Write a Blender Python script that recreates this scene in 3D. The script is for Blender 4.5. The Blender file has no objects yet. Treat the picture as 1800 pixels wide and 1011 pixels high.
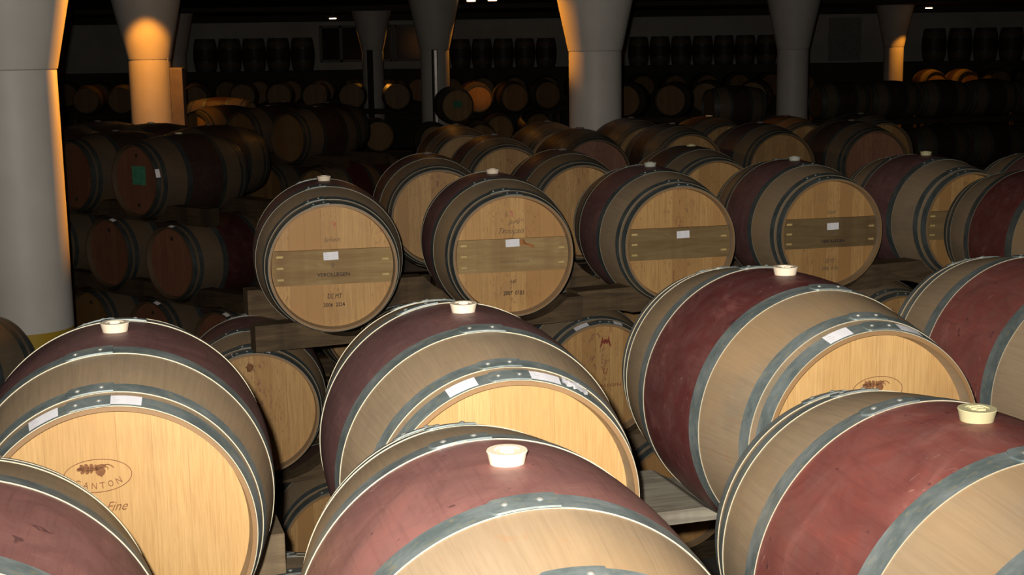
import bpy, bmesh, math, random
from mathutils import Vector, Matrix
random.seed(7)
PI = math.pi
sc = bpy.context.scene
EYE = 2.72                      # camera height above the cellar floor

# ------------------------------------------------------------------ camera
cd = bpy.data.cameras.new('camera'); cam = bpy.data.objects.new('camera', cd)
sc.collection.objects.link(cam); sc.camera = cam
PITCH, ROLL, FPX = 0.170763, -0.0145471, 2418.6
cd.sensor_width = 36.0; cd.lens = 36.0 * FPX / 1800.0; cd.clip_end = 200
fw = Vector((0, math.cos(PITCH), -math.sin(PITCH))); up = Vector((0, math.sin(PITCH), math.cos(PITCH))); rt = Vector((1, 0, 0))
cr, sr = math.cos(ROLL), math.sin(ROLL)
r2 = rt * cr + up * sr; u2 = up * cr - rt * sr
M = Matrix((r2, u2, -fw)).transposed().to_4x4(); M.translation = Vector((0, 0, EYE))
cam.matrix_world = M

# ------------------------------------------------------------------ world, view, lights
w = bpy.data.worlds.new('world'); sc.world = w; w.use_nodes = True
w.node_tree.nodes['Background'].inputs[0].default_value = (0.9, 0.75, 0.6, 1)
w.node_tree.nodes['Background'].inputs[1].default_value = 0.0016
sc.view_settings.view_transform = 'Standard'; sc.view_settings.look = 'None'
sc.view_settings.gamma = 1; sc.view_settings.use_curve_mapping = False
sc.view_settings.exposure = 0.0

def lamp(kind, name, loc, power, color, radius=0.03, aim=None, size=None, blend=1.0):
    l = bpy.data.lights.new(name, kind); l.energy = power; l.color = color; l.shadow_soft_size = radius
    o = bpy.data.objects.new(name, l); sc.collection.objects.link(o); o.location = loc
    if kind == 'SPOT':
        l.spot_size = size; l.spot_blend = blend
        o.rotation_euler = (Vector(aim) - Vector(loc)).to_track_quat('-Z', 'Y').to_euler()
    return o
# the flash on top of the camera, aimed a little above the lens axis
lamp('SPOT', 'camera_flash', (-0.05, 0.0, EYE + 0.06), 1060, (1.0, 0.95, 0.86), 0.015, aim=(0, 10, EYE + 0.0), size=math.radians(80), blend=1.0)
WARM = (1.0, 0.36, 0.035)
# hooded sodium lamps under the ceiling: x, y, height above the eye, watts, cone, softness, aim point
LAMPS = [(-4.12, 15.92, 0.84, 150, 52, .6, (-4.39, 17.04, EYE - .50)), (-0.95, 14.50, 0.84, 230, 34, .7, (.865, 13.95, EYE + .12)), (-0.72, 27.55, 0.975, 70, 46, .5, (-1.44, 27.2, EYE - .1)),
         (-0.30, 27.4, 0.975, 60, 27, .5, (-.66, 29.4, EYE - .72)), (-2.15, 35.1, 0.88, 200, 24, .5, (-3.23, 33.16, EYE + .2)), (-4.40, 35.2, 0.86, 260, 24, .5, (-3.23, 33.16, EYE + .2)),
         (10.55, 35.15, 0.90, 130, 104, .15, None), (-5.05, 21.0, 0.84, 35, 90, .3, None), (-8.45, 31.9, 0.84, 12, 116, .4, None), (0.15, 14.3, 0.84, 4200, 19, .6, (-2.80, 8.0, EYE - .15))]
for i, (x, y, z, p, c, bl, aim) in enumerate(LAMPS):
    lamp('SPOT', 'lamp_light', (x, y, EYE + z - 0.05), p, WARM, 0.04, aim=aim or (x, y, 0), size=math.radians(c), blend=bl)
# weak spill of the lamp between the stacks and the central column
lamp('POINT', 'lamp_spill', (-0.95, 14.5, EYE + 0.76), 8, WARM, 0.05)

# ------------------------------------------------------------------ node helpers
def srgb(r, g, b):
    f = lambda c: (c / 255 / 12.92) if c / 255 <= 0.04045 else ((c / 255 + 0.055) / 1.055) ** 2.4
    return (f(r), f(g), f(b), 1)

class NT:
    def __init__(s, name):
        s.m = bpy.data.materials.new(name); s.m.use_nodes = True
        s.t = s.m.node_tree; s.n = s.t.nodes; s.l = s.t.links
        s.b = s.n['Principled BSDF']
    def new(s, k, **kw):
        n = s.n.new(k)
        for a, v in kw.items(): setattr(n, a, v)
        return n
    def put(s, v, sock):
        if isinstance(v, bpy.types.NodeSocket): s.l.new(v, sock)
        else:
            if sock.type == 'VECTOR' and not hasattr(v, '__len__'): v = (v, v, v)
            sock.default_value = v
    def math(s, op, a, b=None, c=None, clamp=False):
        n = s.new('ShaderNodeMath', operation=op); n.use_clamp = clamp
        for i, v in enumerate((a, b, c)):
            if v is not None: s.put(v, n.inputs[i])
        return n.outputs[0]
    def mix(s, f, a, b, mode='MIX'):
        n = s.new('ShaderNodeMix', data_type='RGBA', blend_type=mode)
        s.put(f, n.inputs[0]); s.put(a, n.inputs[6]); s.put(b, n.inputs[7]); return n.outputs[2]
    def xyz(s, x, y, z):
        n = s.new('ShaderNodeCombineXYZ')
        for i, v in enumerate((x, y, z)): s.put(v, n.inputs[i])
        return n.outputs[0]
    def sep(s, v):
        n = s.new('ShaderNodeSeparateXYZ'); s.put(v, n.inputs[0]); return n.outputs
    def noise(s, v, scale, detail=3, rough=.55, dist=0):
        n = s.new('ShaderNodeTexNoise'); s.put(v, n.inputs['Vector'])
        n.inputs['Scale'].default_value = scale; n.inputs['Detail'].default_value = detail
        n.inputs['Roughness'].default_value = rough; n.inputs['Distortion'].default_value = dist
        return n.outputs[0]
    def white(s, v):
        n = s.new('ShaderNodeTexWhiteNoise', noise_dimensions='3D'); s.put(v, n.inputs['Vector']); return n.outputs[0]
    def ramp(s, f, a, b, lo=0.0, hi=1.0):
        n = s.new('ShaderNodeMapRange'); n.clamp = True
        for i, v in enumerate((f, a, b, lo, hi)): s.put(v, n.inputs[i])
        return n.outputs[0]
    def val(s, col, v):
        n = s.new('ShaderNodeHueSaturation'); s.put(v, n.inputs['Value']); s.put(col, n.inputs['Color']); return n.outputs[0]
    def bump(s, h, strength=.3, dist=.002):
        n = s.new('ShaderNodeBump'); n.inputs['Strength'].default_value = strength; n.inputs['Distance'].default_value = dist
        s.put(h, n.inputs['Height']); s.l.new(n.outputs[0], s.b.inputs['Normal'])
    def obj(s): return s.new('ShaderNodeTexCoord').outputs['Object']
    def info(s): return s.new('ShaderNodeObjectInfo')
    def fin(s, col, rough=.7, metal=0, spec=.3):
        s.put(col, s.b.inputs['Base Color']); s.put(rough, s.b.inputs['Roughness'])
        s.put(metal, s.b.inputs['Metallic']); s.put(spec, s.b.inputs['Specular IOR Level']); return s.m

RB, RC, RH, RIN, HL = 0.35, 0.2850, 0.2760, 0.2705, 0.475
HEAD_Y = HL - 0.042
CZ = RB
# hoops: (t0, t1) along the half length
HOOPS = {'bilge_hoop': (0.158, 0.205), 'quarter_hoop': (0.378, 0.413), 'head_hoop': (0.434, 0.4725)}

def stave_mat(hoops=False):
    t = NT('oak_staves_far' if hoops else 'oak_staves'); o = t.sep(t.obj()); inf = t.info()
    zc = t.math('SUBTRACT', o[2], CZ)
    ang = t.math('ARCTAN2', o[0], zc)
    sx = t.math('MULTIPLY', ang, 30 / (2 * PI))
    idx = t.math('FLOOR', sx); rnd = t.math('MULTIPLY', inf.outputs['Random'], 97.0)
    wn = t.white(t.xyz(idx, rnd, 0))
    cyl = t.xyz(t.math('MULTIPLY', ang, .35), o[1], rnd)
    gv = t.xyz(t.math('MULTIPLY', ang, 10.0), t.math('MULTIPLY', o[1], 1.4), rnd)
    g = t.noise(gv, 5, 5, .6)
    big = t.noise(cyl, 4, 4, .6)
    mid = t.noise(cyl, 16, 4, .6, .6)
    wood = t.mix(t.ramp(g, .35, .72), (0.345, 0.25, 0.158, 1), (0.285, 0.205, 0.13, 1))
    wood = t.mix(t.ramp(big, .5, .75, 0, .75), wood, (0.19, 0.16, 0.115, 1))
    wood = t.mix(t.ramp(mid, .62, .76, 0, .7), wood, (0.36, 0.19, 0.09, 1))
    pat = t.noise(cyl, 2.6, 3, .5)
    wood = t.mix(t.ramp(pat, .5, .68, 0, .5), wood, (0.40, 0.25, 0.12, 1))
    # wine-stained middle band
    ay = t.math('ABSOLUTE', o[1])
    stain = inf.outputs['Color']
    red = t.mix(t.ramp(mid, .35, .7), stain, t.mix(.5, stain, (0.16, 0.085, 0.075, 1)))
    red = t.mix(t.ramp(g, .52, .72, 0, .55), red, t.mix(.5, stain, (0.07, 0.03, 0.03, 1)))
    blot = t.noise(cyl, 7, 5, .65, 1.0)
    red = t.mix(t.ramp(blot, .42, .66, 0, .6), red, t.mix(.62, stain, (0.06, 0.02, 0.02, 1)))
    red = t.mix(t.ramp(blot, .30, .42, .45, 0), red, (0.30, 0.12, 0.10, 1))
    # scuffs: short pale scratches
    sv = t.xyz(t.math('MULTIPLY', ang, 3.0), t.math('MULTIPLY', o[1], 26), rnd)
    scr = t.math('MULTIPLY', t.ramp(t.noise(sv, 3, 2, .5, 1.2), .66, .72), t.ramp(big, .45, .6))
    red = t.mix(t.math('MULTIPLY', scr, .45), red, (0.42, 0.24, 0.2, 1))
    red = t.mix(t.ramp(t.noise(cyl, 30, 2, .5), .70, .74, 0, .6), red, (0.05, 0.02, 0.025, 1))
    m = t.math('LESS_THAN', ay, 0.182)
    col = t.mix(m, wood, red)
    # chime lip: warm oak
    lip = t.math('GREATER_THAN', ay, HL - .003)
    col = t.mix(lip, col, (0.27, 0.155, 0.07, 1))
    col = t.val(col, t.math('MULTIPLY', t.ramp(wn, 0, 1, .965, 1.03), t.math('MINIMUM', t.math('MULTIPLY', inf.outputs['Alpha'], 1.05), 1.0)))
    fr = t.math('FRACT', sx); ed = t.math('MINIMUM', fr, t.math('SUBTRACT', 1.0, fr))
    gro = t.ramp(ed, .0, .025)
    col = t.mix(t.math('SUBTRACT', 1.0, gro), col, t.val(col, .92))
    rough, metal = t.ramp(mid, .3, .7, .42, .6), 0.0
    if hoops:
        h = None
        for a, b in HOOPS.values():
            q = t.math('MULTIPLY', t.math('GREATER_THAN', ay, a), t.math('LESS_THAN', ay, b))
            h = q if h is None else t.math('ADD', h, q)
        col = t.mix(h, col, (0.09, 0.10, 0.095, 1)); metal = t.math('MULTIPLY', h, .6)
    t.bump(t.math('ADD', t.math('MULTIPLY', gro, .2), t.math('MULTIPLY', g, .5)), .25, .002)
    return t.fin(col, rough, metal, .35)

def head_mat(name='oak_head_boards', c1=(0.60, 0.365, 0.14, 1), c2=(0.40, 0.205, 0.070, 1), c3=(0.40, 0.215, 0.075, 1), flecks=1.0):
    t = NT(name); o = t.sep(t.obj()); inf = t.info()
    rnd = t.math('MULTIPLY', inf.outputs['Random'], 53.0)
    wob = t.math('ADD', t.math('MULTIPLY', o[0], 14.0), rnd)
    idx = t.math('FLOOR', wob); wn = t.white(t.xyz(idx, 3.1, 0)); wn2 = t.white(t.xyz(idx, 9.1, 2))
    gx = t.math('MULTIPLY', o[0], 60); gz = t.math('MULTIPLY', o[2], 3.2)
    g = t.noise(t.xyz(gx, t.math('ADD', gz, t.math('MULTIPLY', wn, 9)), rnd), 1.6, 6, .62, .5)
    fleck = t.noise(t.xyz(t.math('MULTIPLY', o[0], 60), t.math('MULTIPLY', o[2], 14), t.math('ADD', idx, rnd)), 1.3, 3, .5, 2.5)
    big = t.noise(t.xyz(o[0], o[2], rnd), 6, 3, .5)
    base = t.mix(t.ramp(wn, 0, 1), c1, c2)
    base = t.mix(t.ramp(g, .42, .72, 0, .3 + .7 * min(flecks, 1)), base, c3)
    base = t.mix(t.math('MULTIPLY', t.ramp(fleck, .60, .66, 0, .65 * flecks), t.ramp(wn2, .3, .5)), base, (0.22, 0.10, 0.035, 1))
    fine = t.noise(t.xyz(t.math('MULTIPLY', o[0], 260), t.math('MULTIPLY', o[2], 9), rnd), 1.5, 3, .6)
    base = t.mix(t.ramp(fine, .42, .68, 0, .55), base, c3)
    base = t.mix(t.ramp(big, .55, .75, 0, .35), base, (0.33, 0.2, 0.09, 1))
    # wine drips under the upper bung hole of a used head
    zc = t.math('SUBTRACT', o[2], CZ)
    cx = t.ramp(t.math('ABSOLUTE', o[0]), .02, .13, 1, 0)
    drip = t.math('MULTIPLY', t.ramp(t.noise(t.xyz(t.math('MULTIPLY', o[0], 30), t.math('MULTIPLY', o[2], 12), rnd), 2.2, 2), .60, .66), cx)
    base = t.mix(t.math('MULTIPLY', drip, t.math('MULTIPLY', t.ramp(inf.outputs['Random'], .3, .6), .55 * flecks)), base, (0.16, 0.05, 0.05, 1))
    fr = t.math('FRACT', wob); ed = t.math('MINIMUM', fr, t.math('SUBTRACT', 1.0, fr))
    base = t.mix(t.ramp(ed, .0, .018, .45 if flecks else .25, 0), base, (0.15, 0.08, 0.03, 1))
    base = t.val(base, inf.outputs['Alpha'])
    t.bump(t.math('ADD', g, t.ramp(ed, 0, .02)), .2, .001)
    return t.fin(base, .55, 0, .3)

def metal_mat():
    t = NT('galvanised_steel'); oc = t.obj(); inf = t.info(); rnd = t.math('MULTIPLY', inf.outputs['Random'], 31.0)
    a = t.sep(oc); v = t.xyz(a[0], t.math('MULTIPLY', a[1], 2.0), t.math('ADD', a[2], rnd))
    n1 = t.noise(v, 9, 5, .65); n2 = t.noise(v, 45, 3, .6, .5)
    c = t.mix(t.ramp(n1, .38, .62), (0.12, 0.148, 0.148, 1), (0.215, 0.245, 0.245, 1))
    c = t.mix(t.ramp(n2, .56, .72, 0, .55), c, (0.25, 0.215, 0.11, 1))
    c = t.mix(t.ramp(n1, .6, .74, 0, .5), c, (0.30, 0.33, 0.32, 1))
    t.bump(n2, .15, .001)
    c = t.val(c, inf.outputs['Alpha'])
    return t.fin(c, t.ramp(n2, .3, .7, .38, .6), .5, .4)

def plain(name, col, rough=.6, metal=0, spec=.3, var=.15, scale=12, bump=0):
    t = NT(name); n = t.noise(t.obj(), scale, 4, .6)
    c = t.val(col, t.ramp(n, .3, .7, 1 - var, 1 + var))
    if bump: t.bump(n, bump, .003)
    return t.fin(c, rough, metal, spec)

def timber_mat(name, a, b, dark):
    t = NT(name); o = t.sep(t.obj()); rnd = t.math('MULTIPLY', t.info().outputs['Random'], 31.0)
    g = t.noise(t.xyz(t.math('MULTIPLY', o[0], 2.5), t.math('MULTIPLY', o[1], 22), t.math('ADD', t.math('MULTIPLY', o[2], 22), rnd)), 1.6, 6, .65, .8)
    big = t.noise(t.xyz(o[0], o[1], rnd), 5, 4)
    c = t.mix(t.ramp(g, .35, .65), a, b); c = t.mix(t.ramp(big, .5, .68, 0, .8), c, dark)
    t.bump(g, .4, .003)
    c = t.val(c, t.info().outputs['Alpha'])
    return t.fin(c, .8, 0, .2)

def paper_mat():
    t = NT('printed_paper'); uv = t.new('ShaderNodeTexCoord').outputs['UV']; u = t.sep(uv)
    line = t.math('LESS_THAN', t.math('FRACT', t.math('MULTIPLY', t.math('ADD', u[1], .02), 4.3)), .3)
    left = t.math('MULTIPLY', t.math('GREATER_THAN', u[0], .06), t.math('LESS_THAN', u[0], t.ramp(t.white(t.xyz(t.math('FLOOR', t.math('MULTIPLY', t.math('ADD', u[1], .02), 4.3)), 1, 0)), 0, 1, .2, .36)))
    let = t.ramp(t.noise(t.xyz(t.math('MULTIPLY', u[0], 60), t.math('MULTIPLY', u[1], 22), 0), 1, 2), .42, .56)
    ink = t.math('MULTIPLY', t.math('MULTIPLY', line, left), let)
    right = t.math('MULTIPLY', t.math('GREATER_THAN', u[0], .55), t.math('LESS_THAN', u[0], .9))
    ink2 = t.math('MULTIPLY', t.math('MULTIPLY', line, right), t.math('MULTIPLY', let, .35))
    ink = t.math('MULTIPLY', t.math('MAXIMUM', ink, ink2), .6)
    c = t.mix(ink, (0.80, 0.78, 0.82, 1), (0.16, 0.15, 0.18, 1))
    return t.fin(c, .6, 0, .3)

MT = {}
MT['stave'] = stave_mat(); MT['stave_far'] = stave_mat(True); MT['head'] = head_mat(); MT['head_new'] = head_mat('fresh_oak_head_boards', (0.60, 0.375, 0.155, 1), (0.53, 0.315, 0.122, 1), (0.40, 0.215, 0.075, 1), .0); MT['head_red'] = head_mat('wine_aged_head_boards', (0.50, 0.235, 0.135, 1), (0.38, 0.165, 0.095, 1), (0.32, 0.13, 0.075, 1)); MT['metal'] = metal_mat()
_e = NT('cut_steel_edge'); MT['edge'] = _e.fin(_e.val((0.50, 0.45, 0.33, 1), _e.math('POWER', _e.math('MINIMUM', _e.info().outputs['Alpha'], 1.0), 2.0)), .5, .2, .3)
MT['rivet'] = plain('worn_rivet_steel', (0.40, 0.40, 0.36, 1), .35, .6, .5)
MT['bung'] = plain('cream_silicone', (0.78, 0.66, 0.50, 1), .45, 0, .4, .06)
MT['bung_y'] = plain('yellowed_silicone', (0.50, 0.45, 0.26, 1), .45, 0, .4, .1)
MT['bung_g'] = plain('frosted_silicone', (0.42, 0.42, 0.36, 1), .4, 0, .4, .1)
MT['bung_d'] = plain('dark_bung', (0.12, 0.10, 0.085, 1), .5, 0, .3, .1)
MT['paper'] = paper_mat()
MT['brand'] = plain('branded_char', (0.19, 0.085, 0.04, 1), .8, 0, .1, .3, 60)
MT['ink'] = plain('black_stencil_ink', (0.035, 0.025, 0.025, 1), .7, 0, .2, .3, 90)
MT['fade'] = plain('faded_grey_ink', (0.17, 0.12, 0.075, 1), .7, 0, .1, .3, 90)
MT['redink'] = plain('red_stencil_ink', (0.20, 0.04, 0.025, 1), .7, 0, .2, .3, 90)
MT['cork'] = plain('dark_hole_plug', (0.03, 0.02, 0.015, 1), .8)
MT['bar'] = timber_mat('crossbar_oak', (0.36, 0.25, 0.115, 1), (0.27, 0.17, 0.075, 1), (0.22, 0.13, 0.06, 1))
MT['peg'] = plain('pale_oak_peg', (0.50, 0.36, 0.15, 1), .6)
MT['timber'] = timber_mat('old_oak_timber', (0.13, 0.086, 0.046, 1), (0.066, 0.044, 0.025, 1), (0.035, 0.025, 0.017, 1)); MT['timber_lit'] = timber_mat('lit_brown_oak_timber', (0.26, 0.19, 0.11, 1), (0.16, 0.11, 0.062, 1), (0.10, 0.075, 0.05, 1))  # second one is a lighter copy: light on the timber end put into its colour
MT['plank'] = timber_mat('weathered_plank', (0.34, 0.31, 0.24, 1), (0.20, 0.175, 0.135, 1), (0.15, 0.125, 0.1, 1))
MT['pinks'] = plain('pink_wine_mark', (0.46, 0.20, 0.115, 1), .7, 0, .1, .3, 60)
MT['tag'] = plain('green_card', (0.05, 0.20, 0.12, 1), .6, 0, .2, .2, 40)
MT['wine'] = plain('dried_wine', (0.33, 0.07, 0.08, 1), .7, 0, .1, .3, 40)

# ------------------------------------------------------------------ mesh helpers
COL = sc.collection
def link(name, me, mats, parent=None):
    o = bpy.data.objects.new(name, me); COL.objects.link(o)
    if parent is not None: o.parent = parent
    if mats and not me.materials:
        for m in mats: me.materials.append(m)
    return o
def finish(bm, name, smooth=True):
    me = bpy.data.meshes.new(name); bm.normal_update(); bm.to_mesh(me); bm.free()
    if smooth:
        for p in me.polygons: p.use_smooth = True
    return me
def prof(t): return RB - (RB - RC) * (abs(t) / HL) ** 2.0

def revolve(bm, pts, seg=96, mat=0, closed=False, sharp=()):
    """pts (y, r) revolved about the barrel axis (local y, centre height CZ)"""
    rings = []
    for y, r in pts:
        if r < 1e-6: rings.append([bm.verts.new((0, y, CZ))]); continue
        rings.append([bm.verts.new((r * math.sin(2 * PI * k / seg), y, CZ + r * math.cos(2 * PI * k / seg))) for k in range(seg)])
    rng = range(len(pts)) if closed else range(len(pts) - 1)
    for i in rng:
        a, b = rings[i], rings[(i + 1) % len(pts)]
        for k in range(seg):
            k2 = (k + 1) % seg
            if len(a) == 1: f = bm.faces.new((a[0], b[k2], b[k]))
            elif len(b) == 1: f = bm.faces.new((a[k], a[k2], b[0]))
            else: f = bm.faces.new((a[k], a[k2], b[k2], b[k]))
            f.material_index = mat[i] if isinstance(mat, (list, tuple)) else mat
    return rings

def sharpen(me, deg=35):
    me.update()
    bm = bmesh.new(); bm.from_mesh(me)
    for e in bm.edges:
        if len(e.link_faces) == 2 and e.calc_face_angle(0) > math.radians(deg): e.smooth = False
    bm.to_mesh(me); bm.free(); return me

def body_mesh(seg, n):
    bm = bmesh.new(); pts = []
    pts.append((-HEAD_Y + .004, RIN)); pts.append((-HL, RH)); 
    for i in range(n + 1):
        t = -HL + 2 * HL * i / n; pts.append((t, prof(t)))
    pts.append((HL, RH)); pts.append((HEAD_Y - .004, RIN))
    revolve(bm, pts[::-1], seg)
    bmesh.ops.recalc_face_normals(bm, faces=bm.faces)
    return sharpen(finish(bm, 'staves'))
def head_mesh(sign, seg=64):        # sign -1: the head facing local -y
    bm = bmesh.new()
    revolve(bm, [(sign * HEAD_Y, 0), (sign * HEAD_Y, RIN + .002), (sign * (HEAD_Y - .02), RIN + .001), (sign * (HEAD_Y - .02), 0)], seg)
    bmesh.ops.recalc_face_normals(bm, faces=bm.faces)
    return sharpen(finish(bm, 'head'))
def hoop_mesh(kind, sign, seg=96, plate=True):
    a, b = HOOPS[kind]; th = .0019; bm = bmesh.new(); n = 3
    out = [(a + (b - a) * i / n, 0) for i in range(n + 1)]
    pts = [(sign * t, prof(t) + th) for t, _ in out] + [(sign * t, prof(t) - .0006) for t, _ in out[::-1]]
    mats = [0] * n + [1] + [0] * n + [1]
    revolve(bm, pts, seg, mats, closed=True)
    if plate:      # the riveted overlap, slightly proud of the band, one rounded end
        a0, a1 = math.radians(-17), math.radians(1); N = 22; lay = []
        for i in range(N + 1):
            u = i / N; an = a0 + (a1 - a0) * u
            e = min(1.0, math.sqrt(max(0, 1 - (1 - min(1, u / .14)) ** 2)) + .02)
            mid = (a + b) / 2; hw = (b - a) / 2 * e
            row = []
            for t, h in ((mid - hw, .0), (mid - hw, .0052), (mid, .0056), (mid + hw, .0052), (mid + hw, .0)):
                r = prof(t) + (h if h else .001)
                row.append(bm.verts.new((r * math.sin(an), sign * t, CZ + r * math.cos(an))))
            lay.append(row)
        for i in range(N):
            for j in range(4):
                f = bm.faces.new((lay[i][j], lay[i][j + 1], lay[i + 1][j + 1], lay[i + 1][j])); f.material_index = 1 if j in (0, 3) and False else 0
        bm.faces.new(lay[0]); bm.faces.new(lay[-1])
    bmesh.ops.recalc_face_normals(bm, faces=bm.faces)
    return sharpen(finish(bm, kind))
def rivet_mesh(kind, sign, deg):
    a, b = HOOPS[kind]; t = (a + b) / 2; an = math.radians(deg); r = prof(t) + .0050
    bm = bmesh.new(); bmesh.ops.create_uvsphere(bm, u_segments=12, v_segments=8, radius=.0062)
    for v in bm.verts: v.co.z *= .62
    R = Matrix.Rotation(an, 4, 'Y')
    bmesh.ops.transform(bm, matrix=Matrix.Translation((r * math.sin(an), sign * t, CZ + r * math.cos(an))) @ R, verts=bm.verts)
    return finish(bm, 'rivet')
def bung_mesh(sunk=.0):
    bm = bmesh.new(); seg = 40; base = CZ + RB - .014 - sunk
    pts = [(.0255, 0), (.0325, .031), (.0335, .033), (.0325, .0345), (.0215, .0345), (.0205, .0325), (.0075, .0325), (.0065, .0345), (0, .0345)]
    rings = []
    for r, z in pts:
        rings.append([bm.verts.new((r * math.cos(2 * PI * k / seg), r * math.sin(2 * PI * k / seg), base + z)) for k in range(seg)] if r else [bm.verts.new((0, 0, base + z))])
    for a, b in zip(rings, rings[1:]):
        for k in range(seg):
            k2 = (k + 1) % seg
            bm.faces.new((a[k], a[k2], b[k2], b[k]) if len(b) > 1 else (a[k], a[k2], b[0]))
    bm.faces.new(rings[0][::-1])
    # embossed bars in the recess
    for j in range(3):
        m = Matrix.Translation((0, -.012 + .012 * j, base + .0345)) @ Matrix.Diagonal((.022 - .006 * abs(j - 1) , .0035, .004, 1))
        bmesh.ops.create_cube(bm, size=1, matrix=m)
    return sharpen(finish(bm, 'bung'), 30)
def box_mesh(name, sx, sy, sz, bevel=.002, loc=(0, 0, 0)):
    bm = bmesh.new(); bmesh.ops.create_cube(bm, size=1, matrix=Matrix.Translation(loc) @ Matrix.Diagonal((sx, sy, sz, 1)))
    if bevel: bmesh.ops.bevel(bm, geom=bm.edges[:], offset=bevel, segments=2, affect='EDGES', profile=.5)
    return finish(bm, name, False)
def patch_mesh(kind, sign, d0, d1, crumple=0, skew=0.0, w0=.04, w1=.96):
    """a paper strip curved onto a hoop between two angles from the top"""
    a, b = HOOPS[kind]; bm = bmesh.new(); uvl = bm.loops.layers.uv.new('uv'); N, Mm = 12, 4; g = []
    rnd = random.Random(int(d0 * 7))
    for i in range(N + 1):
        u = i / N; row = []
        for j in range(Mm + 1):
            v = j / Mm; t = b - (b - a) * (w0 + (w1 - w0) * v) - 0.0; t = b + .0 - (b - a) * (w0 + (w1 - w0) * v)
            an = math.radians(d0 + (d1 - d0) * u + skew * v)
            r = prof(t) + .0040 + crumple * rnd.random() * .006
            row.append((bm.verts.new((r * math.sin(an), sign * t, CZ + r * math.cos(an))), (u, v)))
        g.append(row)
    for i in range(N):
        for j in range(Mm):
            q = (g[i][j], g[i + 1][j], g[i + 1][j + 1], g[i][j + 1])
            f = bm.faces.new([x[0] for x in q])
            for lp, x in zip(f.loops, q): lp[uvl].uv = x[1]
    bm.faces.ensure_lookup_table(); bm.normal_update()
    if bm.faces[0].normal.z < 0: bmesh.ops.reverse_faces(bm, faces=bm.faces)
    return finish(bm, 'paper_label')
def card_mesh(name, wd, hg, x, z, y, tilt=0):
    bm = bmesh.new(); uvl = bm.loops.layers.uv.new('uv')
    c, s = math.cos(tilt), math.sin(tilt); P = [(-1, -1), (1, -1), (1, 1), (-1, 1)]
    def pt(p, yy): a, b = p[0] * wd / 2, p[1] * hg / 2; return bm.verts.new((x + a * c - b * s, yy, CZ + z + a * s + b * c))
    f_ = [pt(p, y) for p in P]; b_ = [pt(p, y + .0008) for p in P]
    f = bm.faces.new(f_)
    for lp, p in zip(f.loops, P): lp[uvl].uv = ((p[0] + 1) / 2, (p[1] + 1) / 2)
    bm.faces.new(b_[::-1])
    for k in range(4): bm.faces.new((f_[k], b_[k], b_[(k + 1) % 4], f_[(k + 1) % 4]))
    bmesh.ops.recalc_face_normals(bm, faces=bm.faces)
    return finish(bm, name, False)

# ------------------------------------------------------------------ lettering (built-in font turned to mesh)
_dg = None; _cache = {}
def glyphs(txt, shear=0.0, bold=0.0):
    key = (txt, shear, bold)
    if key not in _cache:
        cu = bpy.data.curves.new('lettering', 'FONT'); cu.body = txt; cu.size = 1; cu.shear = shear; cu.offset = bold; cu.resolution_u = 3
        ob = bpy.data.objects.new('lettering', cu); COL.objects.link(ob)
        dg = bpy.context.evaluated_depsgraph_get(); dg.update()
        me = bpy.data.meshes.new_from_object(ob.evaluated_get(dg))
        vs = [v.co.copy() for v in me.vertices]; fs = [tuple(p.vertices) for p in me.polygons]
        bpy.data.objects.remove(ob); bpy.data.curves.remove(cu); bpy.data.meshes.remove(me)
        xs = [v.x for v in vs] or [0]; ys = [v.y for v in vs] or [0]
        _cache[key] = (vs, fs, min(xs), max(xs), min(ys), max(ys))
    return _cache[key]
def write(bm, txt, x, z, width, y, height=None, shear=0.0, bold=0.0, tilt=0.0):
    vs, fs, x0, x1, y0, y1 = glyphs(txt, shear, bold)
    sx = width / (x1 - x0); sy = sx if height is None else height / (y1 - y0)
    c, s = math.cos(tilt), math.sin(tilt); nv = []
    for v in vs:
        a = (v.x - (x0 + x1) / 2) * sx; b = (v.y - (y0 + y1) / 2) * sy
        nv.append(bm.verts.new((x + a * c - b * s, y, CZ + z + a * s + b * c)))
    for f in fs:
        try: bm.faces.new([nv[i] for i in f])
        except ValueError: pass
def poly(bm, pts, x, z, sc_, y, rot=0):
    c, s = math.cos(rot), math.sin(rot)
    vs = [bm.verts.new((x + (a * c - b * s) * sc_, y, CZ + z + (a * s + b * c) * sc_)) for a, b in pts]
    f = bm.faces.new(vs); bmesh.ops.triangulate(bm, faces=[f])
def oval(bm, x, z, rx, rz, wd, y, n=72):
    o, i_ = [], []
    for k in range(n):
        a = 2 * PI * k / n
        o.append(bm.verts.new((x + rx * math.cos(a), y, CZ + z + rz * math.sin(a))))
        i_.append(bm.verts.new((x + (rx - wd) * math.cos(a), y, CZ + z + (rz - wd) * math.sin(a))))
    for k in range(n):
        k2 = (k + 1) % n; bm.faces.new((o[k], o[k2], i_[k2], i_[k]))
def seal(bm, name):
    """give flat marks a hair of thickness so they sit on the wood"""
    geo = bmesh.ops.extrude_face_region(bm, geom=bm.faces[:])
    vs = [g for g in geo['geom'] if isinstance(g, bmesh.types.BMVert)]
    bmesh.ops.translate(bm, verts=vs, vec=(0, .0007, 0))
    bmesh.ops.recalc_face_normals(bm, faces=bm.faces)
    return finish(bm, name, False)
YH = -HEAD_Y - .0009
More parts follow.
